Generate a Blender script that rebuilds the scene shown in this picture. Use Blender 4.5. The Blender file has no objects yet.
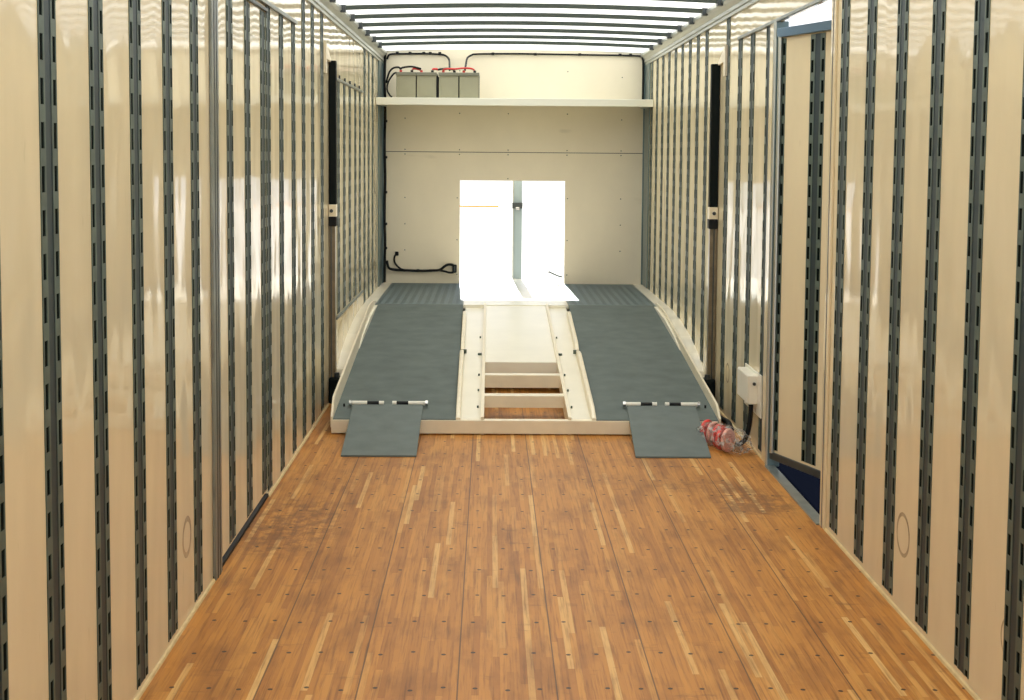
import bpy, bmesh, math, random
from mathutils import Vector, Matrix, noise
random.seed(7)
SC = bpy.context.scene
COL = SC.collection

# ------------------------------------------------------------------ camera
F, CY, PITCH, YAW, ROLL, CX, CH = 1403.2, 259.32, -.0742, -.0157, -.0077, -.2144, 1.61
cam_d = bpy.data.cameras.new('camera'); cam = bpy.data.objects.new('camera', cam_d); COL.objects.link(cam)
_Rz = Matrix.Rotation(YAW, 3, 'Z'); _Rx = Matrix.Rotation(PITCH, 3, 'X'); _Ry = Matrix.Rotation(ROLL, 3, 'Y')
_R = _Rz @ _Rx @ _Ry
_X, _Y, _Z = _R.col[0], _R.col[1], _R.col[2]
cam.matrix_world = Matrix(((_X[0], _Z[0], -_Y[0], CX), (_X[1], _Z[1], -_Y[1], 0), (_X[2], _Z[2], -_Y[2], CH), (0, 0, 0, 1)))
cam_d.sensor_width = 36; cam_d.sensor_fit = 'HORIZONTAL'; cam_d.lens = F / 1024 * 36
cam_d.shift_y = (CY - 350) / 1024
cam_d.clip_start = .05; cam_d.clip_end = 500
SC.camera = cam

# ------------------------------------------------------------------ world, sun, exposure
W = bpy.data.worlds.new('sky'); SC.world = W; W.use_nodes = True
_n = W.node_tree.nodes; _l = W.node_tree.links
_bg = _n['Background']
_tc = _n.new('ShaderNodeTexCoord'); _sp = _n.new('ShaderNodeSeparateXYZ'); _rp = _n.new('ShaderNodeValToRGB')
_l.new(_tc.outputs['Generated'], _sp.inputs[0]); _l.new(_sp.outputs['Z'], _rp.inputs[0]); _l.new(_rp.outputs[0], _bg.inputs[0])
_rp.color_ramp.elements[0].position = 0; _rp.color_ramp.elements[0].color = (.95, .95, .93, 1)
_rp.color_ramp.elements[1].position = .9; _rp.color_ramp.elements[1].color = (.62, .76, 1, 1)
_bg.inputs[1].default_value = 1.5
sun_d = bpy.data.lights.new('sun', 'SUN'); sun = bpy.data.objects.new('sun', sun_d); COL.objects.link(sun)
sun_d.energy = 11.5; sun_d.angle = math.radians(.6); sun_d.color = (1, .96, .88)
sun.rotation_euler = Vector((.05, -1.6, -1)).to_track_quat('-Z', 'Y').to_euler()
SC.view_settings.view_transform = 'Standard'; SC.view_settings.look = 'None'
SC.view_settings.gamma = 1; SC.view_settings.use_curve_mapping = False
SC.view_settings.exposure = -.12
SC.cycles.use_denoising = True
SC.cycles.max_bounces = 12; SC.cycles.diffuse_bounces = 7; SC.cycles.glossy_bounces = 5
SC.cycles.transmission_bounces = 6; SC.cycles.transparent_max_bounces = 8
SC.cycles.sample_clamp_indirect = 6; SC.cycles.caustics_reflective = False; SC.cycles.caustics_refractive = False

# ------------------------------------------------------------------ materials
def mat(name, col, rough=.5, metal=0, spec=.5, bump=None, var=0, vscale=8):
    """bump = (scale, strength, distance)"""
    m = bpy.data.materials.new(name); m.use_nodes = True
    nt = m.node_tree; b = nt.nodes['Principled BSDF']
    b.inputs['Base Color'].default_value = (*col, 1); b.inputs['Roughness'].default_value = rough
    b.inputs['Metallic'].default_value = metal; b.inputs['Specular IOR Level'].default_value = spec
    if bump or var:
        g = nt.nodes.new('ShaderNodeNewGeometry')
    if bump:
        t = nt.nodes.new('ShaderNodeTexNoise'); t.inputs['Scale'].default_value = bump[0]; t.inputs['Detail'].default_value = 3
        nt.links.new(g.outputs['Position'], t.inputs['Vector'])
        u = nt.nodes.new('ShaderNodeBump'); u.inputs['Strength'].default_value = bump[1]; u.inputs['Distance'].default_value = bump[2]
        nt.links.new(t.outputs['Fac'], u.inputs['Height']); nt.links.new(u.outputs[0], b.inputs['Normal'])
    if var:
        t = nt.nodes.new('ShaderNodeTexNoise'); t.inputs['Scale'].default_value = vscale; t.inputs['Detail'].default_value = 5
        nt.links.new(g.outputs['Position'], t.inputs['Vector'])
        r = nt.nodes.new('ShaderNodeValToRGB')
        r.color_ramp.elements[0].position = .3; r.color_ramp.elements[1].position = .7
        r.color_ramp.elements[0].color = (*[c * (1 - var) for c in col], 1)
        r.color_ramp.elements[1].color = (*[min(1, c * (1 + var)) for c in col], 1)
        nt.links.new(t.outputs['Fac'], r.inputs[0]); nt.links.new(r.outputs[0], b.inputs['Base Color'])
    return m

class NT:
    """tiny helper for math node chains"""
    def __init__(s, m): s.t = m.node_tree
    def v(s, x, sock):
        if isinstance(x, (int, float)): sock.default_value = x
        else: s.t.links.new(x, sock)
    def m(s, op, a, b=0.0, c=None):
        n = s.t.nodes.new('ShaderNodeMath'); n.operation = op
        s.v(a, n.inputs[0]); s.v(b, n.inputs[1])
        if c is not None: s.v(c, n.inputs[2])
        return n.outputs[0]
    def xyz(s, x, y, z):
        n = s.t.nodes.new('ShaderNodeCombineXYZ'); s.v(x, n.inputs[0]); s.v(y, n.inputs[1]); s.v(z, n.inputs[2]); return n.outputs[0]
    def white(s, vec):
        n = s.t.nodes.new('ShaderNodeTexWhiteNoise'); n.noise_dimensions = '3D'; s.t.links.new(vec, n.inputs[0]); return n.outputs[0]
    def noise(s, vec, scale, detail=4, rough=.5):
        n = s.t.nodes.new('ShaderNodeTexNoise'); n.inputs['Scale'].default_value = scale; n.inputs['Detail'].default_value = detail
        n.inputs['Roughness'].default_value = rough
        s.t.links.new(vec, n.inputs['Vector']); return n.outputs['Fac']
    def mix(s, f, a, b, mode='MIX'):
        n = s.t.nodes.new('ShaderNodeMix'); n.data_type = 'RGBA'; n.blend_type = mode
        s.v(f, n.inputs[0])
        for x, k in ((a, 6), (b, 7)):
            if isinstance(x, tuple): n.inputs[k].default_value = (*x, 1)
            else: s.t.links.new(x, n.inputs[k])
        return n.outputs[2]
    def ramp(s, f, stops):
        n = s.t.nodes.new('ShaderNodeValToRGB'); s.t.links.new(f, n.inputs[0]); e = n.color_ramp.elements
        while len(e) < len(stops): e.new(.5)
        for i, (p, c) in enumerate(stops): e[i].position = p; e[i].color = (*c, 1)
        return n.outputs[0]

BOARD, SEAM0, SCREW0, SCREWD = .3005, -.004, 4.133, .3048
def floor_material():
    m = bpy.data.materials.new('laminated_oak_floor'); m.use_nodes = True
    q = NT(m); t = m.node_tree; b = t.nodes['Principled BSDF']
    g = t.nodes.new('ShaderNodeNewGeometry'); sp = t.nodes.new('ShaderNodeSeparateXYZ'); t.links.new(g.outputs['Position'], sp.inputs[0])
    P, x, y = g.outputs['Position'], sp.outputs[0], sp.outputs[1]
    bx = q.m('DIVIDE', q.m('SUBTRACT', x, SEAM0), BOARD)
    bi = q.m('FLOOR', bx); bf = q.m('SUBTRACT', bx, bi)                 # board number, place within board
    sx = q.m('MULTIPLY', bf, 14); si = q.m('FLOOR', sx); sf = q.m('SUBTRACT', sx, si)
    r1 = q.white(q.xyz(bi, si, 3.3))
    sy = q.m('ADD', q.m('DIVIDE', y, .72), q.m('MULTIPLY', r1, 7)); syi = q.m('FLOOR', sy); syf = q.m('SUBTRACT', sy, syi)
    r2 = q.white(q.xyz(q.m('ADD', bi, 20), si, syi))
    base = q.ramp(r2, [(0, (.40, .155, .026)), (.3, (.47, .195, .034)), (.65, (.53, .225, .040)), (.90, (.56, .255, .052)), (.95, (.64, .34, .10)), (1, (.70, .42, .15))])
    grain = q.noise(q.xyz(q.m('MULTIPLY', x, 60), q.m('MULTIPLY', y, 2.2), 0.0), 1.6, 5, .6)
    col = q.mix(.75, base, q.ramp(grain, [(.3, (.40, .33, .28)), (.5, (.95, .95, .95)), (.72, (1.0, 1.0, 1.0))]), 'MULTIPLY')
    mott = q.noise(q.xyz(q.m('MULTIPLY', x, 2.4), q.m('MULTIPLY', y, .9), 0.0), 2.2, 5, .6)
    col = q.mix(.75, col, q.ramp(mott, [(.34, (.60, .53, .46)), (.52, (1.0, 1.0, 1.0))]), 'MULTIPLY')
    # short dark cross smudges
    smu = q.noise(q.xyz(q.m('MULTIPLY', x, 3.0), q.m('MULTIPLY', y, 7.0), 4.0), 1.7, 5, .65)
    col = q.mix(q.m('MULTIPLY', q.m('SMOOTH_MIN', q.m('MAXIMUM', q.m('SUBTRACT', smu, .62), 0.0), .12, .02), 5.0), col, (.16, .065, .018))
    # worn dirty patches with a place of their own
    for (px, py, rx, ry, s) in ((1.03, 6.45, .24, .34, 1.6), (.80, 6.75, .35, .14, .9), (-1.08, 6.0, .30, .6, 1.2), (-.95, 6.9, .35, .3, .4), (.3, 6.9, .5, .18, .4), (.55, 7.3, .5, .12, .35)):
        d = q.m('ADD', q.m('POWER', q.m('ABSOLUTE', q.m('DIVIDE', q.m('SUBTRACT', x, px), rx)), 2.0), q.m('POWER', q.m('ABSOLUTE', q.m('DIVIDE', q.m('SUBTRACT', y, py), ry)), 2.0))
        n = q.noise(q.xyz(q.m('MULTIPLY', x, 1.2), y, px), 13.0, 6, .75)
        k = q.m('MULTIPLY', q.m('MAXIMUM', q.m('SUBTRACT', 1.0, d), 0.0), q.m('MAXIMUM', q.m('SUBTRACT', n, .42), 0.0))
        col = q.mix(q.m('MINIMUM', q.m('MULTIPLY', k, 5.0 * s), .68), col, (.17, .065, .015))
    # glue lines between strips, seams between boards
    ln = q.m('LESS_THAN', q.m('MINIMUM', sf, q.m('SUBTRACT', 1.0, sf)), .04)
    col = q.mix(q.m('MULTIPLY', ln, .16), col, (.12, .05, .015))
    en = q.m('LESS_THAN', syf, .004)
    col = q.mix(q.m('MULTIPLY', en, .2), col, (.10, .04, .012))
    sm = q.m('LESS_THAN', q.m('MINIMUM', bf, q.m('SUBTRACT', 1.0, bf)), .008)
    sm = q.m('MULTIPLY', sm, q.m('LESS_THAN', q.m('ABSOLUTE', x), 1.15))
    col = q.mix(q.m('MULTIPLY', sm, .75), col, (.06, .026, .01))
    # screw heads: three to a board, one row over each cross-member
    ry_ = q.m('DIVIDE', q.m('SUBTRACT', y, SCREW0), SCREWD); ri = q.m('FLOOR', q.m('ADD', ry_, .5))
    dot = None
    for k, off in enumerate((.15, .49, .83)):
        jx = q.m('MULTIPLY', q.m('SUBTRACT', q.white(q.xyz(bi, ri, 5.5 + k)), .5), .022)
        jy = q.m('MULTIPLY', q.m('SUBTRACT', q.white(q.xyz(bi, ri, 9.5 + k)), .5), .03)
        dx = q.m('SUBTRACT', q.m('MULTIPLY', q.m('SUBTRACT', bf, off), BOARD), jx)
        dy = q.m('SUBTRACT', q.m('MULTIPLY', q.m('SUBTRACT', ry_, ri), SCREWD), jy)
        d = q.m('SQRT', q.m('ADD', q.m('MULTIPLY', dx, dx), q.m('MULTIPLY', dy, dy)))
        one = q.m('LESS_THAN', d, .0078); dot = one if dot is None else q.m('MAXIMUM', dot, one)
    col = q.mix(q.m('MULTIPLY', dot, .92), col, (.035, .015, .01))
    t.links.new(col, b.inputs['Base Color'])
    b.inputs['Roughness'].default_value = .5; b.inputs['Specular IOR Level'].default_value = .35
    bp = t.nodes.new('ShaderNodeBump'); bp.inputs['Strength'].default_value = .15; bp.inputs['Distance'].default_value = .002
    t.links.new(grain, bp.inputs['Height']); t.links.new(bp.outputs[0], b.inputs['Normal'])
    return m

def wall_material(name, col=(.715, .62, .42), rings=(), wave=1.0, rough=.075, spec=.34):
    m = bpy.data.materials.new(name); m.use_nodes = True
    q = NT(m); t = m.node_tree; b = t.nodes['Principled BSDF']
    g = t.nodes.new('ShaderNodeNewGeometry'); sp = t.nodes.new('ShaderNodeSeparateXYZ'); t.links.new(g.outputs['Position'], sp.inputs[0])
    x, y, z = sp.outputs
    n = q.noise(q.xyz(x, q.m('MULTIPLY', y, 2.5), q.m('MULTIPLY', z, .8)), 2.0, 5, .6)
    c = q.ramp(n, [(.3, tuple(v * .95 for v in col)), (.7, tuple(min(1, v * 1.03) for v in col))])
    d = q.noise(q.xyz(x, q.m('MULTIPLY', y, 12.0), q.m('MULTIPLY', z, 3.0)), 1.5, 3, .6)
    c = q.mix(q.m('MINIMUM', q.m('MULTIPLY', q.m('MAXIMUM', q.m('SUBTRACT', d, .69), 0.0), 4.0), .5), c, tuple(v * .55 for v in col))
    for (py, pz, r, w) in rings:
        dy = q.m('SUBTRACT', y, py); dz = q.m('SUBTRACT', z, pz)
        dd = q.m('SQRT', q.m('ADD', q.m('MULTIPLY', dy, dy), q.m('MULTIPLY', dz, dz)))
        k = q.m('LESS_THAN', q.m('ABSOLUTE', q.m('SUBTRACT', dd, r)), w)
        k = q.m('MULTIPLY', k, q.m('MINIMUM', q.m('MAXIMUM', q.m('MULTIPLY', q.noise(q.xyz(x, y, z), 14.0), 1.3), .2), .8))
        c = q.mix(k, c, (.16, .12, .08))
    t.links.new(c, b.inputs['Base Color'])
    b.inputs['Roughness'].default_value = rough; b.inputs['Specular IOR Level'].default_value = spec
    wv = q.noise(q.xyz(x, q.m('MULTIPLY', y, 2.4), q.m('MULTIPLY', z, .9)), 2.2, 1, .4)
    bp = t.nodes.new('ShaderNodeBump'); bp.inputs['Strength'].default_value = wave; bp.inputs['Distance'].default_value = .008
    t.links.new(wv, bp.inputs['Height']); t.links.new(bp.outputs[0], b.inputs['Normal'])
    return m

M = {
 'floor': floor_material(),
 'wall_l': wall_material('glossy_cream_liner', rings=((4.757, .292, .062, .010), (9.9, 1.7, .05, .006))),
 'wall_r': wall_material('glossy_cream_liner_right', rings=((4.847, .283, .072, .007), (8.53, .284, .055, .006), (3.83, .26, .06, .004))),
 'front': wall_material('cream_front_panel', col=(.80, .73, .58), wave=.1, rough=.4, spec=.35),
 'galv': mat('galvanised_post', (.088, .122, .103), .5, .25, bump=(40, .2, .001), var=.25, vscale=14),
 'chan': mat('post_channel', (.024, .042, .050), .5, .3),
 'slot': mat('slot_shadow_gap', (.003, .006, .005), .9, spec=.05),
 'jamb': mat('jamb_steel', (.22, .24, .22), .35, .5, var=.2),
 'alu': mat('mill_aluminium', (.50, .52, .48), .35, .75, bump=(60, .1, .001)),
 'dsteel': mat('dark_steel', (.06, .07, .075), .4, .5),
 'bow': mat('roof_bow_steel', (.10, .13, .12), .45, .5),
 'teal': mat('blue_grey_corner_steel', (.14, .20, .21), .3, .6),
 'white': mat('white_gloss_paint', (.84, .80, .68), .26, spec=.5, var=.03, vscale=5),
 'cream': mat('cream_frame_paint', (.80, .72, .55), .35, var=.05, vscale=10),
 'grip': mat('grey_grip_coating', (.11, .135, .128), .75, spec=.25, bump=(220, .5, .002), var=.14, vscale=7),
 'flap': mat('grey_flap_coating', (.130, .157, .150), .7, spec=.3, bump=(220, .4, .0015), var=.10, vscale=9),
 'tread': mat('blue_grey_tread_plate', (.12, .165, .18), .45, .45, var=.08, vscale=9),
 'gap_dark': mat('navy_black_gap_fill', (.006, .008, .014), .9, spec=.04),  # near-black for the added block, keeps the gap under the door dark
 'black': mat('black_rubber', (.006, .007, .008), .6, spec=.25),
 'blackp': mat('black_powder_coat', (.003, .006, .006), .7, spec=.15),
 'pole': mat('brown_grey_pole', (.20, .165, .11), .3, .6, var=.2, vscale=20),
 'shelf': mat('white_shelf_laminate', (.80, .80, .70), .3),
 'batt': mat('grey_battery_case', (.33, .32, .22), .45, var=.05),
 'lid': mat('grey_battery_lid', (.20, .20, .15), .45),
 'red': mat('red_cable_cap', (.62, .03, .025), .4),
 'ebox': mat('white_electrical_enclosure', (.78, .76, .66), .3),
 'chrome': mat('chrome', (.6, .6, .58), .2, 1),
 'yellow': mat('yellow_sealant', (.58, .44, .22), .6, var=.12, vscale=20),
 'asphalt': mat('pale_concrete', (.50, .48, .44), .9, bump=(30, .3, .01), var=.1, vscale=3),
 'bluecap': mat('blue_steel_edge', (.10, .18, .27), .3, .4),
 'bluestrip': mat('blue_grey_post_paint', (.26, .33, .36), .35, .2),
 'orange': mat('orange_paint', (.75, .28, .06), .5),
 'redcloth': mat('red_rolled_straps', (.70, .05, .04), .6, var=.35, vscale=30),
 'pinkcloth': mat('pale_pink_strap', (.75, .35, .28), .6),
 'body': mat('white_outer_skin', (.75, .75, .73), .4),
 'rod_white': mat('white_hinge_rod', (.80, .78, .70), .35),
}
def roof_material():
    m = bpy.data.materials.new('translucent_roof_sheet'); m.use_nodes = True; t = m.node_tree
    t.nodes.remove(t.nodes['Principled BSDF']); out = t.nodes['Material Output']
    a = t.nodes.new('ShaderNodeBsdfTranslucent'); a.inputs[0].default_value = (.97, .95, .86, 1)
    d = t.nodes.new('ShaderNodeBsdfDiffuse'); d.inputs[0].default_value = (.85, .85, .8, 1)
    x = t.nodes.new('ShaderNodeMixShader'); x.inputs[0].default_value = .22
    t.links.new(a.outputs[0], x.inputs[1]); t.links.new(d.outputs[0], x.inputs[2]); t.links.new(x.outputs[0], out.inputs[0])
    return m
M['roof'] = roof_material()
def plastic_material():
    m = bpy.data.materials.new('clear_crinkled_plastic'); m.use_nodes = True; t = m.node_tree
    b = t.nodes['Principled BSDF']; out = t.nodes['Material Output']
    b.inputs['Base Color'].default_value = (.55, .55, .52, 1); b.inputs['Roughness'].default_value = .12; b.inputs['Specular IOR Level'].default_value = .8
    tr = t.nodes.new('ShaderNodeBsdfTransparent'); mx = t.nodes.new('ShaderNodeMixShader')
    q = NT(m); g = t.nodes.new('ShaderNodeNewGeometry'); n = q.noise(g.outputs['Position'], 24.0, 3)
    f = q.m('MINIMUM', q.m('MAXIMUM', q.m('MULTIPLY', q.m('SUBTRACT', n, .46), 3.2), .08), .6)
    t.links.new(f, mx.inputs[0]); t.links.new(tr.outputs[0], mx.inputs[1]); t.links.new(b.outputs[0], mx.inputs[2]); t.links.new(mx.outputs[0], out.inputs[0])
    return m
M['plastic'] = plastic_material()
_t = M['gap_dark'].node_tree; _d = _t.nodes.new('ShaderNodeBsdfDiffuse'); _d.inputs[0].default_value = (.003, .004, .008, 1)
_t.links.new(_d.outputs[0], _t.nodes['Material Output'].inputs[0])

# ------------------------------------------------------------------ mesh helpers
class MB:
    def __init__(s): s.v = []; s.f = []; s.mi = []; s.sm = []; s.mats = []
    def _m(s, m):
        if m not in s.mats: s.mats.append(m)
        return s.mats.index(m)
    def add(s, vs, fs, m, smooth=False):
        o = len(s.v); s.v += [tuple(p) for p in vs]; k = s._m(m)
        for f in fs: s.f.append([i + o for i in f]); s.mi.append(k); s.sm.append(smooth)
    def box(s, x0, x1, y0, y1, z0, z1, m, T=None):
        vs = [(x, y, z) for x in (x0, x1) for y in (y0, y1) for z in (z0, z1)]
        if T: vs = [T(*p) for p in vs]
        s.add(vs, [(0, 1, 3, 2), (4, 6, 7, 5), (0, 4, 5, 1), (2, 3, 7, 6), (0, 2, 6, 4), (1, 5, 7, 3)], m)
    def bbox(s, x0, x1, y0, y1, z0, z1, m, r=.004, seg=2, T=None):
        bm = bmesh.new(); bmesh.ops.create_cube(bm, size=1)
        for v in bm.verts: v.co = Vector(((x0 + x1) / 2 + v.co.x * (x1 - x0), (y0 + y1) / 2 + v.co.y * (y1 - y0), (z0 + z1) / 2 + v.co.z * (z1 - z0)))
        bmesh.ops.bevel(bm, geom=bm.edges[:], offset=r, segments=seg, affect='EDGES', profile=.6)
        bm.verts.index_update()
        vs = [T(*v.co) if T else v.co[:] for v in bm.verts]
        s.add(vs, [[v.index for v in f.verts] for f in bm.faces], m); bm.free()
    def prism(s, prof, a, b, axis, m):
        """profile of 2-D points swept from a to b along axis ('x' or 'y')"""
        n = len(prof)
        if axis == 'x': vs = [(a, p[0], p[1]) for p in prof] + [(b, p[0], p[1]) for p in prof]
        elif axis == 'y': vs = [(p[0], a, p[1]) for p in prof] + [(p[0], b, p[1]) for p in prof]
        else: vs = [(p[0], p[1], a) for p in prof] + [(p[0], p[1], b) for p in prof]
        s.add(vs, [list(range(n))[::-1], [i + n for i in range(n)]] + [(i, (i + 1) % n, (i + 1) % n + n, i + n) for i in range(n)], m)
    def tube(s, pts, r, m, n=8, smooth=True, res=4, cap=True):
        P = [Vector(p) for p in pts]
        if res > 1 and len(P) > 2:
            Q = []
            for i in range(len(P) - 1):
                p0, p1, p2, p3 = P[max(i - 1, 0)], P[i], P[i + 1], P[min(i + 2, len(P) - 1)]
                for j in range(res):
                    t = j / res
                    Q.append(.5 * ((2 * p1) + (p2 - p0) * t + (2 * p0 - 5 * p1 + 4 * p2 - p3) * t * t + (3 * p1 - p0 - 3 * p2 + p3) * t ** 3))
            Q.append(P[-1]); P = Q
        vs = []; up = None
        for i, p in enumerate(P):
            d = (P[min(i + 1, len(P) - 1)] - P[max(i - 1, 0)]).normalized()
            if up is None: up = d.orthogonal().normalized()
            a = (up - d * up.dot(d)).normalized(); up = a; b = d.cross(a)
            for k in range(n):
                w = 2 * math.pi * k / n; vs.append(p + (a * math.cos(w) + b * math.sin(w)) * r)
        fs = [(i * n + k, i * n + (k + 1) % n, (i + 1) * n + (k + 1) % n, (i + 1) * n + k) for i in range(len(P) - 1) for k in range(n)]
        s.add(vs, fs, m, smooth)
        if cap:
            s.add(vs[:n], [list(range(n))[::-1]], m); s.add(vs[-n:], [list(range(n))], m)
    def build(s, name, parent=None, weld=False):
        me = bpy.data.meshes.new(name); me.from_pydata(s.v, [], s.f)
        for m in s.mats: me.materials.append(M[m] if isinstance(m, str) else m)
        for p, k, sm in zip(me.polygons, s.mi, s.sm): p.material_index = k; p.use_smooth = sm
        bm = bmesh.new(); bm.from_mesh(me)
        if weld: bmesh.ops.remove_doubles(bm, verts=bm.verts, dist=1e-5)
        bmesh.ops.recalc_face_normals(bm, faces=bm.faces); bm.to_mesh(me); bm.free(); me.update()
        o = bpy.data.objects.new(name, me); COL.objects.link(o)
        if parent:
            o.parent = parent; o.location = -Vector(ORIG.get(parent.name, (0, 0, 0)))
            ORIG[o.name] = (0, 0, 0)
        return o
ORIG = {}      # world place of each Empty, so that its parts can be written in world coordinates
def thing(name, label, cat, loc, group=None):
    o = bpy.data.objects.new(name, None); COL.objects.link(o); o.location = loc; o.empty_display_size = .1
    ORIG[o.name] = tuple(loc); return tag(o, label, cat, group)
def tag(o, label, cat, group=None, kind=None):
    o['label'] = label; o['category'] = cat
    if group: o['group'] = group
    if kind: o['kind'] = kind
    return o
def struct(o): o['kind'] = 'structure'; return o
def B(name, parent, *a, **k):
    b = MB(); b.box(*a); return b.build(name, parent)
def BB(name, parent, *a, r=.004, label=None):
    b = MB(); b.bbox(*a, r=r); o = b.build(name, parent)
    if label: o['label'] = label
    return o

Y0, Y1 = -1.2, 13.358           # rear opening and front wall
HW = 1.25; ZR = 2.466; DECK = .385; KY = 11.45; RF = 7.99
def slope(y): return .09 + (DECK - .09) * (y - RF) / (KY - RF) if y < KY else DECK

# ------------------------------------------------------------------ floor, walls, roof
fb = MB(); fb.box(-HW, HW, Y0, Y1, -.04, 0, 'floor'); floor = struct(fb.build('floor'))
gb = MB(); gb.box(-60, 60, -60, 80, -1.35, -1.25, 'asphalt'); struct(gb.build('ground'))

lw = MB()
T_ = .03
lw.box(-HW - T_, -HW, Y0, 5.20, 0, 2.6, 'wall_l'); lw.box(-HW - T_, -HW, 6.50, Y1 + .03, 0, 2.6, 'wall_l')
lw.box(-HW - T_, -HW, 5.20, 6.50, 2.285, 2.6, 'wall_l')
wall_left = struct(lw.build('wall_left'))
rw = MB()
rw.box(HW, HW + T_, Y0, 6.035, 0, 2.6, 'wall_r'); rw.box(HW, HW + T_, 7.20, Y1 + .03, 0, 2.6, 'wall_r')
rw.box(HW, HW + T_, 6.035, 7.20, 2.305, 2.6, 'wall_r')
wall_right = struct(rw.build('wall_right'))
# front wall: two sheets above and below a fine seam, an opening in the lower one
ZT = 2.6
fw = MB()
SEAM = 1.634; OX0, OX1, OZ0, OZ1 = -.505, .495, DECK, 1.366
fw.box(-HW, HW, Y1, Y1 + .03, SEAM + .003, ZT, 'front')
fw.box(-HW, OX0, Y1, Y1 + .03, 0, SEAM - .003, 'front'); fw.box(OX1, HW, Y1, Y1 + .03, 0, SEAM - .003, 'front')
fw.box(OX0, OX1, Y1, Y1 + .03, OZ1, SEAM - .003, 'front'); fw.box(OX0, OX1, Y1, Y1 + .03, 0, OZ0 - .01, 'front')
fw.box(-HW, HW, Y1 + .012, Y1 + .028, SEAM - .01, SEAM + .01, 'dsteel')
wall_front = struct(fw.build('wall_front'))
def rivets(parent, pts, r=.006):
    b = MB()
    for (x, z) in pts:
        n = 8
        b.add([(x + r * math.cos(2 * math.pi * k / n), Y1, z + r * math.sin(2 * math.pi * k / n)) for k in range(n)] +
              [(x + r * .5 * math.cos(2 * math.pi * k / n), Y1 - .003, z + r * .5 * math.sin(2 * math.pi * k / n)) for k in range(n)],
              [(k, (k + 1) % n, n + (k + 1) % n, n + k) for k in range(n)] + [list(range(n, 2 * n))], 'galv')
    return b.build('rivet_rows', parent)
rp = [(x, SEAM + s * .022) for x in (-1.027, -.511, -.05, .51, 1.024) for s in (-1, 1)]
rp += [(x, z) for x in (-1.027, 1.026) for z in (1.95, 2.35, 1.2, .95, .7)] + [(-.53, z) for z in (1.2, .8, .47)] + [(.52, z) for z in (1.2, .8, .47)]
rp += [(x, 2.0) for x in (-.511, -.05, .51)] + [(-.05, 1.385), (-.511, 2.4), (.51, 2.4)]
rivets(wall_front, rp)

# roof: arched translucent sheet, its bows and the side rails
cb = MB(); NA = 14
def arch(x, z0): return z0 - .028 * (x / HW) ** 2
vs = []; xs = [-HW - .02 + (2 * HW + .04) * i / NA for i in range(NA + 1)]
for y in (Y0, Y1 + .03):
    for z0 in (2.607, 2.609): vs += [(x, y, arch(x, z0)) for x in xs]
n1 = NA + 1
fs = []
for i in range(NA):
    fs += [(i, i + 1, 2 * n1 + i + 1, 2 * n1 + i)]
cb.add(vs, fs, 'roof', True)
ceiling = struct(cb.build('ceiling'))
for k in range(-12, 6):
    y = 9.315 + .61 * k
    if y < 1: continue
    b = MB(); pv = []
    for x in [(-1.21 + 2.42 * i / 16) for i in range(17)]:
        for (dy, dz) in ((-.019, 0), (-.012, -.028), (.012, -.028), (.019, 0)):
            pv.append((x, y + dy, arch(x, 2.603) + dz))
    b.add(pv, [(i * 4 + j, i * 4 + (j + 1) % 4, (i + 1) * 4 + (j + 1) % 4, (i + 1) * 4 + j) for i in range(16) for j in range(4)] + [(0, 1, 2, 3), (64, 65, 66, 67)], 'bow')
    for s in (-1, 1): b.box(*sorted((s * 1.17, s * 1.205)), y - .026, y + .026, 2.535, 2.585, 'dsteel')
    b.build('roof_bow', ceiling)
for s, w in ((-1, wall_left), (1, wall_right)):
    prof = [(1.25, 2.462), (1.236, 2.462), (1.236, 2.480), (1.226, 2.484), (1.226, 2.505), (1.232, 2.509), (1.214, 2.535), (1.196, 2.548), (1.196, 2.572), (1.25, 2.578)]
    b = MB(); b.prism([(s * a, z) for a, z in prof], Y0, Y1, 'y', 'alu')
    o = struct(b.build('trim_1' if s < 0 else 'trim_2'))

# ------------------------------------------------------------------ slotted wall posts
def post_mesh(b, T, z0, z1, half=None):
    """T(t, n, z) maps along-wall, out-of-wall and height to the world"""
    N = .0026
    b.box(-.064, .064, 0, .0006, z0, z1, 'slot', T)
    b.box(-.024, .024, .0006, .0011, z0, z1, 'chan', T)
    for s in (-1, 1):
        if half and s != half: continue
        def q(a, c, *r): lo, hi = sorted((s * a, s * c)); b.box(lo, hi, *r)
        def q2(a, c, n0, n1, za, zb, m):
            lo, hi = sorted((s * a, s * c)); b.box(lo, hi, n0, n1, za, zb, m, T)
        q2(.0590, .065, .0, N, z0, z1, 'galv'); q2(.024, .0355, .0, N, z0, z1, 'galv')
        q2(.0195, .024, .001, N - .0006, z0, z1, 'chan')
        # webs between the slots
        c = 1.19 - .1016 * math.ceil((1.19 - z0) / .1016)
        while c < z1:
            a, e = max(c - .0205, z0), min(c + .0205, z1)
            if e > a: q2(.0355, .0590, .001, N, a, e, 'galv')
            c += .1016
def wall_post(side, y, z0, z1, parent):
    b = MB()
    T = (lambda t, n, z: (side * (HW - n), y + t, z))
    post_mesh(b, T, z0, z1)
    return b.build('slotted_post', parent)
LZ = ZR
for y in [3.311 + .4064 * k for k in range(-4, 5)]: wall_post(-1, y, .025, LZ, wall_left)
for y in (6.565, 6.974, 7.401): wall_post(-1, y, .025, 2.285, wall_left)
for y in (7.80, 8.196, 8.65): wall_post(-1, y, .025, LZ, wall_left)
for y in (9.585, 9.964, 10.352, 10.771, 11.14): wall_post(-1, y, .52, 2.095, wall_left)
for y in (11.56, 11.95, 12.35): wall_post(-1, y, DECK, LZ, wall_left)
for y in [4.206 + .4064 * k for k in range(-6, 5)]: wall_post(1, y, .03, LZ, wall_right)
for y in (7.44, 7.90, 8.288): wall_post(1, y, .03, 2.30, wall_right)
wall_post(1, 8.72, .03, LZ, wall_right)
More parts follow.
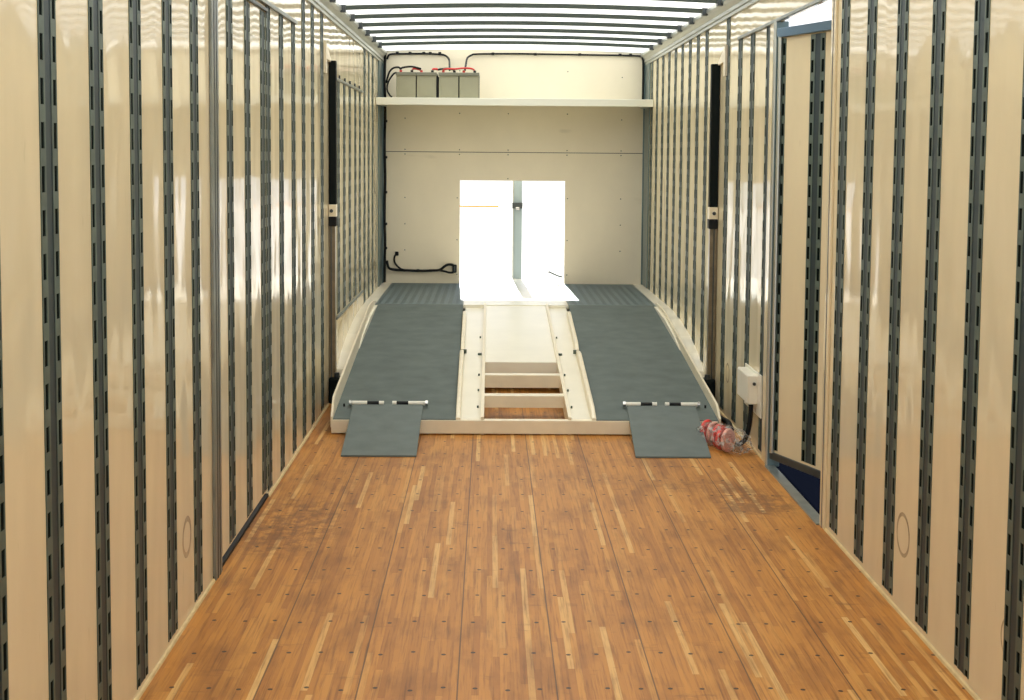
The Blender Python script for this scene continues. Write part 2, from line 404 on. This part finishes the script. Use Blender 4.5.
for y in (9.585, 9.99, 10.39, 10.80, 11.20, 11.60, 12.01, 12.42, 12.82): wall_post(1, y, .2 if y < 10 else .33 if y < 11 else DECK, LZ, wall_right)

# door frames: header rails, jambs, kick strips
def fr(name, parent, *a): return BB(name, parent, *a, r=.0025)
fr('header_rail', wall_left, -1.25, -1.236, 5.19, 7.49, 2.285, 2.305, 'jamb')
fr('header_lip', wall_left, -1.25, -1.240, 5.19, 6.53, 2.255, 2.270, 'dsteel')
fr('header_rail', wall_left, -1.25, -1.240, 9.42, 11.36, 2.098, 2.116, 'jamb')
b = MB()
for k in range(5):
    b = MB(); b.bbox(-1.25, -1.238, 9.60 + .36 * k, 9.612 + .36 * k, 2.114, 2.140, 'dsteel', r=.003); b.build('hook', wall_left)
fr('sill_rail', wall_left, -1.25, -1.240, 9.42, 11.36, .492, .510, 'jamb')
b = MB(); b.bbox(-1.25, -1.238, 5.20, 5.325, .0, 2.285, 'jamb', r=.003); b.box(-1.238, -1.2365, 5.235, 5.25, 0, 2.285, 'dsteel'); b.box(-1.238, -1.2365, 5.28, 5.29, 0, 2.285, 'dsteel'); b.build('door_jamb', wall_left)
fr('header_rail', wall_right, 1.236, 1.25, 5.96, 8.33, 2.297, 2.315, 'jamb')
b = MB(); b.bbox(1.238, 1.25, 5.965, 6.035, 0, 2.30, 'wall_r', r=.003); b.box(1.2365, 1.2385, 5.99, 6.0, 0, 2.3, 'dsteel'); b.box(1.25, 1.30, 6.02, 6.037, 0, 2.3, 'alu'); b.build('door_jamb', wall_right)
b = MB(); b.bbox(1.234, 1.30, 7.19, 7.25, 0, 2.30, 'teal', r=.005); b.bbox(1.240, 1.25, 7.27, 7.37, 0, 2.30, 'wall_r', r=.004); b.box(1.240, 1.25, 7.245, 7.275, 0, 2.30, 'dsteel'); b.tube([(1.236, 7.20, 0), (1.236, 7.20, 2.3)], .010, 'alu', 8, res=1); b.build('door_jamb', wall_right)

# left door, shut, faced like the wall
d1 = MB(); d1.box(-HW - .03, -HW - .002, 5.205, 6.495, .035, 2.283, 'wall_l'); door1 = struct(d1.build('door_1'))
for y in (5.613, 6.02, 6.425):
    b = MB(); post_mesh(b, (lambda t, n, z, y=y: (-(HW + .002 - n), y + t, z)), .045, 2.25); b.build('slotted_post', door1)
b = MB(); b.box(-HW - .02, -HW + .004, 5.20, 6.50, .004, .018, 'black'); b.build('bottom_seal', door1)

# right door leaf, swung outwards; local axis runs from the hinge along the leaf
HX, HY, ANG = 1.257, 7.185, math.radians(18.9)
def leafT(s, n, z):      # s along leaf, n out of its inner face towards the inside
    return (HX + s * math.sin(ANG) - n * math.cos(ANG), HY - s * math.cos(ANG) - n * math.sin(ANG), z)
lf = MB(); lf.box(0.0, 1.19, -.045, 0, .075, 2.235, 'wall_r', leafT); door2 = struct(lf.build('door_2'))
b = MB(); post_mesh(b, (lambda t, n, z: leafT(-.005 + t, n, z)), .095, 2.21, half=1); b.build('slotted_post', door2)
for s0 in (.357, .76, 1.12):
    b = MB(); post_mesh(b, (lambda t, n, z, s0=s0: leafT(s0 + t, n, z)), .095, 2.21); b.build('slotted_post', door2)
b = MB(); b.bbox(-.0, 1.195, -.05, .012, .045, .082, 'dsteel', r=.003, T=leafT); b.build('bottom_rail', door2)
b = MB(); b.bbox(-.0, 1.195, -.05, .022, 2.215, 2.262, 'bluecap', r=.004, T=leafT); b.build('top_rail', door2)
b = MB(); b.tube([leafT(.02, .012, .08), leafT(.02, .012, 2.22)], .011, 'alu', 8, res=1); b.build('hinge_tube', door2)

# threshold, underbody and an added dark block beside the right door
b = MB(); b.bbox(1.225, 1.275, 6.035, 7.20, -.03, .008, 'jamb', r=.003); struct(b.build('trim_3'))
b = MB(); b.box(1.255, 1.30, Y0, Y1, -.32, -.045, 'dsteel'); b.box(-1.30, -1.255, Y0, Y1, -.32, -.045, 'dsteel')
for k in range(24): b.box(-1.25, 1.25, -1.1 + .61 * k, -1.05 + .61 * k, -.14, -.045, 'dsteel')
struct(b.build('trim_4'))
t = thing('added_dark_block', 'made-up dark locker under the open right side door', 'block', (1.8, 6.4, -.62))  # made-up block, added so the view under the door stays dark
BB('body', t, 1.305, 2.9, 5.2, 9.6, -.62, -.20, 'gap_dark', r=.012)
b = MB(); b.tube([(1.42, 5.25, -.17), (1.42, 7.85, -.17)], .028, 'gap_dark', 10, res=1); b.build('block_tube', t)  # relief on the added block, made up as well
BB('latch', t, 1.50, 1.58, 6.28, 6.40, -.20, -.15, 'chrome', r=.008)
b = MB(); b.bbox(1.305, 1.35, 6.5, 6.56, -.2, -.1, 'gap_dark', r=.006); b.build('bracket', t)

# floor edges
def edge(side, y0, y1, name, m):
    b = MB(); b.prism([(side * 1.25, 0), (side * 1.25, .010), (side * 1.243, .008), (side * 1.240, 0)], y0, y1, 'y', m); return struct(b.build(name))
edge(-1, Y0, 5.2, 'baseboard_left', 'yellow'); edge(-1, 6.5, 8.95, 'baseboard_left', 'yellow')
edge(1, Y0, 6.03, 'baseboard_right', 'yellow'); edge(1, 7.25, 8.95, 'baseboard_right', 'yellow')

# ------------------------------------------------------------------ raised deck at the front
b = MB()
b.box(-HW, HW, KY, Y1 + .03, DECK - .03, DECK - .012, 'white')       # flat deck
b.box(-HW, HW, 13.2, Y1 + .75, DECK - .05, DECK - .012, 'white')
b.box(-.43, .43, KY, Y1 + .70, DECK - .012, DECK - .002, 'white')
deck = struct(b.build('raised_deck'))
for s in (-1, 1):
    b = MB()
    pf = [(13.35, DECK - .004), (11.25, DECK - .004), (10.7, .36), (10.15, .305), (9.75, .235), (9.47, .15), (9.40, .02), (9.52, .02), (9.6, .10), (10.2, .25), (11.2, .34), (13.35, .34)]
    a, e = sorted((s * 1.128, s * 1.25)); b.prism(pf, a, e, 'x', 'white'); b.build('side_well', deck)

# ------------------------------------------------------------------ loading ramp (wheel tracks on a frame)
ramp = thing('loading_ramp', 'pair of grey wheel ramps on one cream steel frame climbing to the raised front deck', 'ramp', (0, RF, 0))
def edges_at(y, s):
    """inner and outer edge of the wheel plate at depth y"""
    k = min(1, max(0, (y - RF) / (KY - RF)))
    return (.405 + .028 * k, 1.112 + .040 * k)
for s in (-1, 1):
    def quadstrip(b, ya, yb, f0, f1, zt, th, m, n=1):
        vs = []
        for i in range(n + 1):
            y = ya + (yb - ya) * i / n
            for dz in (0, -th): vs += [(s * f0(y), y, zt(y) + dz), (s * f1(y), y, zt(y) + dz)]
        fs = [(0, 1, 3, 2), (4 * n, 4 * n + 2, 4 * n + 3, 4 * n + 1)]
        for i in range(n):
            o = 4 * i; fs += [(o, o + 4, o + 5, o + 1), (o + 2, o + 3, o + 7, o + 6), (o, o + 2, o + 6, o + 4), (o + 1, o + 5, o + 7, o + 3)]
        b.add(vs, fs, m)
    b = MB(); quadstrip(b, RF + .005, KY, lambda y: edges_at(y, s)[0], lambda y: edges_at(y, s)[1], slope, .018, 'grip')
    b.build('ramp_plate', ramp)['label'] = 'matte grey sloping wheel plate'
    # tread plate with raised lozenges
    b = MB(); quadstrip(b, KY, 13.345, lambda y: .433 + .012 * (y - KY) / 2, lambda y: 1.152, lambda y: DECK, .018, 'tread')
    rows = 62; cols = 21
    for i in range(rows):
        for j in range(cols):
            cx_ = .455 + (j + (.5 if i % 2 else 0)) * .0325; cy_ = KY + .03 + i * .0298
            if cx_ > 1.13: continue
            a = math.radians(45 if (i + j) % 2 else -45); L, w, h = .0145, .005, .0018
            ca, sa = math.cos(a), math.sin(a)
            pts = [(-L, 0, 0), (0, -w, 0), (L, 0, 0), (0, w, 0), (-L * .5, 0, h), (L * .5, 0, h)]
            pts = [(s * (cx_ + p[0] * ca - p[1] * sa), cy_ + p[0] * sa + p[1] * ca, DECK + p[2]) for p in pts]
            b.add(pts, [(0, 1, 4), (1, 5, 4), (1, 2, 5), (2, 3, 5), (3, 4, 5), (3, 0, 4)], 'tread')
    b.build('tread_plate', ramp)['label'] = 'blue-grey raised-pattern plate on the flat top'
    # outer guide rail: upright lip whose height swells in the middle
    hmax = .088 if s < 0 else .05
    b = MB(); n = 60; vs = []
    for i in range(n + 1):
        y = RF + (KY + .05 - RF) * i / n
        k = min(1, (y - RF) / .12); k2 = min(1, (KY + .05 - y) / .6)
        h = .012 + hmax * k * (k2 ** .7)
        x = edges_at(y, s)[1]
        for (dx, z) in ((0, -.05), (0, h), (.013, h), (.013, -.05)): vs.append((s * (x + dx), y, max(.02, slope(y) + z) if z < 0 else slope(y) + z))
    b.add(vs, [(i * 4 + j, i * 4 + (j + 1) % 4, i * 4 + 4 + (j + 1) % 4, i * 4 + 4 + j) for i in range(n) for j in range(4)] + [(0, 3, 2, 1), (4 * n, 4 * n + 1, 4 * n + 2, 4 * n + 3)], 'cream')
    b.build('guide_rail', ramp)
    # inner guide rail in two lengths
    for ya, yb, off in ((RF + .01, 9.75, 0), (9.78, 11.15, .004)):
        b = MB(); n = 10; vs = []
        for i in range(n + 1):
            y = ya + (yb - ya) * i / n; e = min((y - ya), (yb - y)); h = .004 + .026 * min(1, e / .12)
            x = edges_at(y, s)[0] - off
            for (dx, z) in ((0, -.04), (0, h), (-.006, h + .003), (-.022, h + .003), (-.026, h), (-.026, -.05)): vs.append((s * (x + dx), y, slope(y) + z))
        b.add(vs, [(i * 6 + j, i * 6 + (j + 1) % 6, i * 6 + 6 + (j + 1) % 6, i * 6 + 6 + j) for i in range(n) for j in range(6)] + [(5, 4, 3, 2, 1, 0), tuple(range(6 * n, 6 * n + 6))], 'cream')
        b.build('guide_rail', ramp)
    # stringer channel beside the centre well
    b = MB(); quadstrip(b, RF + .01, KY, lambda y: .247, lambda y: edges_at(y, s)[0] - .02, lambda y: slope(y) - .028, .012, 'white')
    quadstrip(b, RF + .01, KY, lambda y: .243, lambda y: .262, lambda y: slope(y) + .012, .11, 'cream', 8)
    st = b.build('stringer', ramp)
    for yy in (8.35, 8.75, 9.15, 9.75, 10.3):
        b = MB(); big = yy == 9.75
        b.tube([(s * .282, yy, slope(yy) - .03), (s * .282, yy, slope(yy) - .014)], .014 if big else .006, 'galv', 8, res=1); b.build('bolt', st)
    b = MB(); b.tube([(s * .385, 9.765, slope(9.76) - .02), (s * .385, 9.765, slope(9.76) + .008)], .012, 'galv', 8, res=1); b.build('bolt', st)
b = MB(); b.add([(-.247, 9.45, slope(9.45) - .008), (.247, 9.45, slope(9.45) - .008), (.247, KY, DECK - .008), (-.247, KY, DECK - .008),
                 (-.247, 9.45, slope(9.45) - .085), (.247, 9.45, slope(9.45) - .085), (.247, KY, DECK - .085), (-.247, KY, DECK - .085)],
                [(0, 1, 2, 3), (4, 7, 6, 5), (0, 4, 5, 1), (2, 6, 7, 3), (1, 5, 6, 2), (0, 3, 7, 4)], 'white')
b.build('centre_panel', ramp)
for ya, yb, h in ((9.03, 9.12, .082), (8.50, 8.60, .072)):
    zt = slope(yb) - .003
    b = MB(); b.prism([(ya, zt), (yb, zt), (yb, zt - h), (yb - .006, zt - h), (yb - .006, zt - .008), (ya + .006, zt - .008), (ya + .006, zt - h), (ya, zt - h)], -.245, .245, 'x', 'cream')
    b.build('crossbar', ramp)
b = MB(); b.bbox(-1.122, 1.108, RF - .002, RF + .055, .006, .085, 'cream', r=.004); b.build('front_beam', ramp)
# hinged front flaps with striped hinge rods
for (x0, x1, xb0, xb1) in ((-1.020, -.606, -1.002, -.600), (.605, 1.012, .570, .974)):
    ya, yb, za, zb = 8.25, 7.385, slope(8.25) + .020, .010
    th = .009
    b = MB(); b.add([(x0, ya, za), (x1, ya, za), (xb1, yb, zb), (xb0, yb, zb), (x0, ya, za - th), (x1, ya, za - th), (xb1, yb, zb - th), (xb0, yb, zb - th)],
                    [(0, 1, 2, 3), (4, 7, 6, 5), (0, 4, 5, 1), (2, 6, 7, 3), (1, 5, 6, 2), (0, 3, 7, 4)], 'flap')
    fl = b.build('ramp_flap', ramp)
    w = x1 - x0
    for seq in (((-.04, .2, 'rod_white'), (.2, .37, 'black'), (.37, .44, 'rod_white')), ((.56, .62, 'rod_white'), (.62, .79, 'black'), (.79, 1.05, 'rod_white'))):
        b = MB()
        if x0 > 0: pass
        for (a, e, m) in seq: b.tube([(x0 + a * w, ya, za + .004), (x0 + e * w, ya, za + .004)], .0135 if m == 'rod_white' else .012, m, 10, res=1)
        end = seq[0][0] if seq[0][0] < 0 else seq[-1][1]
        b.tube([(x0 + end * w - .008, ya, za + .004), (x0 + end * w + .008, ya, za + .004)], .018, 'chrome', 10, res=1)
        b.build('hinge_rod', fl)
for s in (-1, 1):
    b = MB(); b.tube([(s * 1.075, 8.26, slope(8.26)), (s * 1.075, 8.26, slope(8.26) + .018)], .006, 'black', 8, res=1); b.build('stop_pin', ramp)

# ------------------------------------------------------------------ lift posts on both walls
for s, lab in ((-1, 'tall black-topped lift post standing against the left wall'), (1, 'tall black-topped lift post standing against the right wall')):
    a0, a1 = (1.202, 1.252) if s < 0 else (1.194, 1.247)
    a1 = min(a1, 1.248)
    t = thing('lift_post', lab, 'post', (s * 1.225, 9.03, 0), 'lift posts on the side walls')
    def X(a, c): return sorted((s * a, s * c))
    b = MB(); b.bbox(*X(a0, a1), 9.0, 9.06, 1.285, 2.20, 'blackp', r=.004); b.build('upper_post', t)
    b = MB(); b.bbox(*X(a0 + .006, a1), 9.0, 9.055, .15, 1.17, 'pole', r=.003)
    b.bbox(*X(a0 + .028, a0 + .036), 8.994, 9.0, .15, 1.17, 'dsteel', r=.001); b.build('lower_post', t)
    b = MB(); b.bbox(*X(a0 - .002, a1), 8.985, 9.06, 1.205, 1.285, 'cream', r=.004); br = b.build('clamp', t)
    b = MB(); b.bbox(*X(a0 - .004, a1), 8.98, 9.06, 1.145, 1.21, 'black', r=.008)
    b.tube([(s * (a0 + .028), 8.975, 1.245), (s * (a0 + .028), 8.99, 1.245)], .012, 'dsteel', 8, res=1); b.build('clamp_knob', br)
    b = MB(); b.prism([(9.0, 2.21), (8.74, 2.30), (8.74, 2.11), (8.80, 2.11), (8.80, 2.20), (9.0, 2.19)], *X(1.233, 1.249), 'x', 'cream'); b.build('wall_bracket', t)
    b = MB(); b.bbox(*X(1.165, 1.249), 8.97, 9.08, 0, .17, 'blackp', r=.012); b.tube([(s * 1.2, 9.0, .17), (s * 1.2, 9.0, .20)], .018, 'dsteel', 8, res=1); b.build('base', t)

# ------------------------------------------------------------------ corner trims
for s in (-1, 1):
    b = MB(); lo, hi = sorted((s * 1.238, s * 1.25)); b.bbox(lo, hi, 12.95, Y1, DECK, ZR, 'teal', r=.003)
    lo, hi = sorted((s * 1.228, s * 1.25)); b.bbox(lo, hi, 13.325, Y1, DECK, 2.56, 'teal', r=.003)
    struct(b.build('trim_5' if s < 0 else 'trim_6'))

# ------------------------------------------------------------------ shelf and batteries
SY, SZ = 12.68, 2.116
sh = thing('wall_shelf', 'long white shelf spanning the front wall above the bright opening', 'shelf', (0, 13.0, SZ))
BB('board', sh, -1.247, 1.247, SY + .02, Y1 - .001, SZ - .02, SZ, 'shelf', r=.003)
BB('front_lip', sh, -1.247, 1.247, SY, SY + .02, SZ - .064, SZ + .002, 'shelf', r=.004)
for s in (-1, 1):
    b = MB(); lo, hi = sorted((s * 1.20, s * 1.247)); b.bbox(lo, hi, SY + .03, Y1 - .01, SZ - .06, SZ - .02, 'alu', r=.003); b.build('bracket', sh)
def battery(x, label, pad):
    y = 12.80; t = thing('battery', label, 'battery', (x, y + .15, SZ), 'batteries on the shelf')
    w = .0882
    b = MB(); b.bbox(x - w, x + w, y, y + .34, SZ, SZ + .212, 'batt', r=.005); b.bbox(x - w + .02, x + w - .02, y - .002, y + .01, SZ + .02, SZ + .18, 'batt', r=.002); b.build('case', t)
    BB('gap_shade', t, x + w, x + w + pad, y + .002, y + .33, SZ, SZ + .203, 'black', r=.0015, label='black strip standing in for the shade in the gap')  # shade between the cases put in as a black strip
    b = MB(); b.bbox(x - w - .004, x + w + .0045, y - .012, y + .346, SZ + .205, SZ + .235, 'lid', r=.005); ld = b.build('lid', t)
    for k, (dx, m) in enumerate(((-.05, 'red'), (.05, 'black'))):
        b = MB(); b.tube([(x + dx, y + .07, SZ + .235), (x + dx, y + .07, SZ + .256)], .013, m, 10, res=1)
        b.tube([(x + dx, y + .07, SZ + .256), (x + dx, y + .07, SZ + .262)], .007, 'chrome', 8, res=1); b.build('terminal', t)
for x, pd, lab in ((-.986, .0045, 'leftmost grey battery on the shelf, beside the corner cable loop'),
               (-.800, .016, 'second grey battery from the left, just left of the dark gap'),
               (-.600, .0045, 'third grey battery from the left, just right of the dark gap'),
               (-.414, .003, 'rightmost grey battery at the open end of the row')): battery(x, lab, pd)
def cable(name, pts, r, m, label, cat='cable', group=None, clips=(), n=8):
    b = MB(); b.tube(pts, r, m, n)
    for c in clips: b.bbox(c[0] - .014, c[0] + .014, c[1] - .014, c[1] + .014, c[2] - .012, c[2] + .012, 'black', r=.004)
    return tag(b.build(name), label, cat, group)
ZC = 2.552; BT = SZ + .262
cable('power_cable', [(-1.195, 13.34, 2.50), (-1.17, 13.335, 2.545), (-1.05, 13.335, ZC), (-.9, 13.335, ZC + .003), (-.72, 13.335, ZC), (-.65, 13.33, 2.54), (-.612, 13.25, 2.50), (-.60, 13.05, 2.43), (-.594, 12.9, BT)], .0095, 'black',
      'black cable along the top of the front wall dropping to the third battery', clips=[(x, 13.335, ZC + .008) for x in (-1.1, -.98, -.85, -.79, -.7)])
cable('power_cable', [(-.455, 12.9, BT), (-.45, 13.05, 2.43), (-.44, 13.25, 2.51), (-.40, 13.33, 2.545), (-.34, 13.335, 2.556), (0, 13.335, 2.562), (.4, 13.335, 2.560), (.8, 13.335, 2.557), (1.17, 13.335, 2.552), (1.212, 13.325, 2.53), (1.218, 13.31, 2.40), (1.218, 13.31, 2.13)], .0095, 'black',
      'black cable running from the rightmost battery to the right corner', clips=[(x, 13.335, 2.56) for x in (-.2, .2, .62, 1.0, 1.1)])
cable('power_cable', [(-1.20, 13.30, 2.28), (-1.17, 13.2, 2.36), (-1.12, 13.0, 2.395), (-1.06, 12.9, 2.40), (-1.036, 12.87, BT)], .009, 'black', 'black cable arching from the left corner to the leftmost battery')
cable('power_cable', [(-1.07, 12.79, 2.345), (-1.10, 12.79, 2.33), (-1.145, 12.79, 2.26), (-1.155, 12.79, 2.19), (-1.13, 12.79, 2.14), (-1.11, 12.79, 2.128)], .008, 'black', 'black cable loop hanging left of the leftmost battery')
cable('jumper_cable', [(-1.036, 12.87, BT + .006), (-1.02, 12.87, 2.395), (-.95, 12.87, 2.405), (-.89, 12.87, 2.395), (-.852, 12.87, BT + .006)], .009, 'black', 'short black jumper arching over the two left batteries')
cable('jumper_cable', [(-.936, 12.90, BT), (-.92, 12.9, 2.388), (-.89, 12.9, 2.386), (-.86, 12.9, BT)], .009, 'red', 'red jumper half hidden under the black one on the left batteries')
cable('jumper_cable', [(-.752, 12.90, BT), (-.74, 12.9, 2.386), (-.71, 12.9, 2.386), (-.70, 12.9, BT)], .010, 'red', 'short red jumper above the dark gap between the batteries')
cable('jumper_cable', [(-.652, 12.85, BT), (-.6, 12.83, 2.386), (-.54, 12.83, 2.384), (-.47, 12.83, 2.392), (-.40, 12.83, 2.390), (-.37, 12.85, BT)], .0085, 'red', 'long red jumper across the tops of the two right batteries')
cable('jumper_cable', [(-.70, 12.87, BT), (-.67, 12.87, 2.385), (-.60, 12.87, 2.390), (-.552, 12.87, BT)], .009, 'black', 'short black jumper ending on the third battery')
# left corner conduit, lower lead
cable('conduit', [(-1.215, 13.31, DECK + .01)] + [(-1.215 + .004 * math.sin(k * 1.9), 13.322, .6 + .19 * k) for k in range(11)] + [(-1.215, 13.31, 2.54)], .0125, 'black', 'black conduit running up the left corner of the front wall', 'conduit',
      clips=[(-1.205, 13.315, z) for z in (1.92, 1.58, 1.25, .95, .72)])
cable('power_cable', [(-1.195, 13.325, .60), (-1.175, 13.32, .53), (-1.11, 13.33, .512), (-1.0, 13.335, .507), (-.88, 13.335, .503), (-.76, 13.335, .508), (-.69, 13.33, .515), (-.63, 13.325, .56), (-.58, 13.325, .565), (-.55, 13.325, .55)], .012, 'black',
      'black lead low on the front wall ending in a looped plug', clips=[(x, 13.335, .507) for x in (-1.03, -.9, -.78)])
cable('power_cable', [(-.70, 13.33, .512), (-.64, 13.32, .50), (-.60, 13.315, .49), (-.56, 13.31, .492)], .010, 'black', 'lower strand of the plug loop left of the opening')
cable('power_cable', [(-1.10, 13.335, .66), (-1.122, 13.33, .64), (-1.12, 13.33, .58), (-1.07, 13.33, .525), (-1.02, 13.33, .51)], .009, 'black', 'short black stub rising left of the low wall lead')
b = MB(); b.bbox(-.572, -.530, 13.31, 13.35, .488, .565, 'black', r=.010); b.bbox(-.558, -.544, 13.30, 13.312, .50, .55, 'dsteel', r=.002)
tag(b.build('wall_plug'), 'black plug on the front wall left of the opening', 'plug')
b = MB(); b.bbox(-1.12, -1.085, 13.33, 13.355, .645, .685, 'black', r=.010)
tag(b.build('wall_plug'), 'small round black plug near the left corner of the front wall', 'plug')
b = MB(); b.tube([(.352, 13.33, .500), (.40, 13.33, .478), (.44, 13.33, .462), (.475, 13.34, .452)], .007, 'galv', 8); b.bbox(.340, .362, 13.32, 13.34, .492, .510, 'dsteel', r=.004)
tag(b.build('cable_stub'), 'short grey cable stub at the right foot of the opening', 'cable')

# ------------------------------------------------------------------ seen through the front opening
t = thing('latch_post', 'blue-grey post with a dark latch in the middle of the opening', 'post', (.052, 13.92, DECK - .002))
b = MB(); b.bbox(.006, .100, 13.90, 13.95, DECK - .002, 1.60, 'bluestrip', r=.004); b.bbox(.006, .018, 13.892, 13.90, DECK, 1.60, 'alu', r=.002); b.build('upright', t)
b = MB(); b.bbox(.002, .104, 13.87, 13.892, 1.082, 1.140, 'dsteel', r=.004); la = b.build('latch', t)
b = MB(); b.bbox(.032, .076, 13.85, 13.87, 1.066, 1.098, 'chrome', r=.006); b.build('latch_handle', la)
b = MB(); b.bbox(-1.1, -.13, 14.50, 14.52, 1.070, 1.088, 'orange', r=.002); b.box(-1.1, -1.05, 14.46, 14.5, -1.25, 1.08, 'body')
tag(b.build('outside_rail'), 'thin orange rail outside, seen through the left of the opening', 'rail')

# ------------------------------------------------------------------ electrical box
t = thing('electrical_box', 'white electrical box on the right wall beside the open door', 'electrical box', (1.22, 7.69, .26))
BB('enclosure', t, 1.192, 1.246, 7.52, 7.86, .268, .425, 'ebox', r=.006)
BB('back_plate', t, 1.240, 1.249, 7.42, 7.90, .21, .44, 'ebox', r=.002)
b = MB(); b.tube([(1.222, 7.521, .382), (1.222, 7.508, .382)], .009, 'dsteel', 10, res=1); b.build('knob', t)
b = MB(); b.bbox(1.190, 1.193, 7.53, 7.85, .274, .419, 'ebox', r=.001); b.build('cover', t)
cable('power_cable', [(1.215, 7.56, .265), (1.213, 7.56, .20), (1.205, 7.56, .13), (1.19, 7.57, .07), (1.165, 7.62, .03), (1.14, 7.72, .018), (1.16, 7.86, .016), (1.2, 8.1, .016)], .014, 'black', 'thick black cable dropping from the white electrical box to the floor')
cable('power_cable', [(1.2, 8.94, .03), (1.205, 8.8, .018), (1.20, 8.5, .016), (1.212, 8.25, .03), (1.205, 8.1, .016)], .016, 'black', 'thick black cable on the floor beneath the right lift post')

# ------------------------------------------------------------------ plastic bag with red straps
t = thing('plastic_bag', 'clear plastic bag of red rolled straps lying by the right ramp', 'bag', (1.07, 7.68, 0))
def blob(name, cx_, cy_, cz_, rx, ry, rz, yaw, amp, fr_, m, seed, parent, squash=True):
    bm = bmesh.new(); bmesh.ops.create_icosphere(bm, subdivisions=5, radius=1)
    for v in bm.verts:
        d = v.co.normalized(); p = d.copy()
        e = lambda c, k: math.copysign(abs(c) ** k, c)
        p = Vector((e(p.x, .85), e(p.y, .8), e(p.z, .8)))
        nn = noise.noise(Vector((d.x * fr_, d.y * fr_, d.z * fr_)) + Vector((seed, 0, 0)))
        ridg = 1 - abs(noise.noise(Vector((d.x * fr_ * 2.2, d.y * fr_ * 1.3, d.z * fr_ * 2.2)) + Vector((0, seed, 0)))) * 2
        p *= 1 + amp * nn + amp * .5 * ridg
        x, y, z = p.x * rx, p.y * ry, p.z * rz
        c, s_ = math.cos(yaw), math.sin(yaw)
        z = max(z + cz_, .002)
        v.co = Vector((cx_ + x * c - y * s_, cy_ + x * s_ + y * c, z)) - Vector(ORIG[parent.name])
    me = bpy.data.meshes.new(name); bm.to_mesh(me); bm.free(); me.materials.append(M[m])
    for p in me.polygons: p.use_smooth = True
    o = bpy.data.objects.new(name, me); COL.objects.link(o); o.parent = parent; return o
BY = math.radians(22)
blob('wrapper', 1.085, 7.64, .060, .080, .225, .066, BY, .18, 3.0, 'plastic', 3.1, t)
for k, (dx, dy, m) in enumerate(((-.055, .16, 'redcloth'), (-.03, .09, 'pinkcloth'), (-.01, .03, 'redcloth'), (.0, -.04, 'redcloth'), (.02, -.10, 'pinkcloth'))):
    b = MB()
    for q_ in range(3):
        rr = .056 - .014 * q_; ang = BY + .5
        cx_, cy_ = 1.075 + dx, 7.67 + dy
        pts = [(cx_ + math.cos(ang) * rr * math.cos(w), cy_ + math.sin(ang) * rr * math.cos(w), .060 + rr * math.sin(w)) for w in [i * 2 * math.pi / 14 for i in range(15)]]
        b.tube(pts,   .012, m, 6, res=2)
    b.build('strap_roll', t)['label'] = 'red strap roll' if m == 'redcloth' else 'pale pink strap roll'
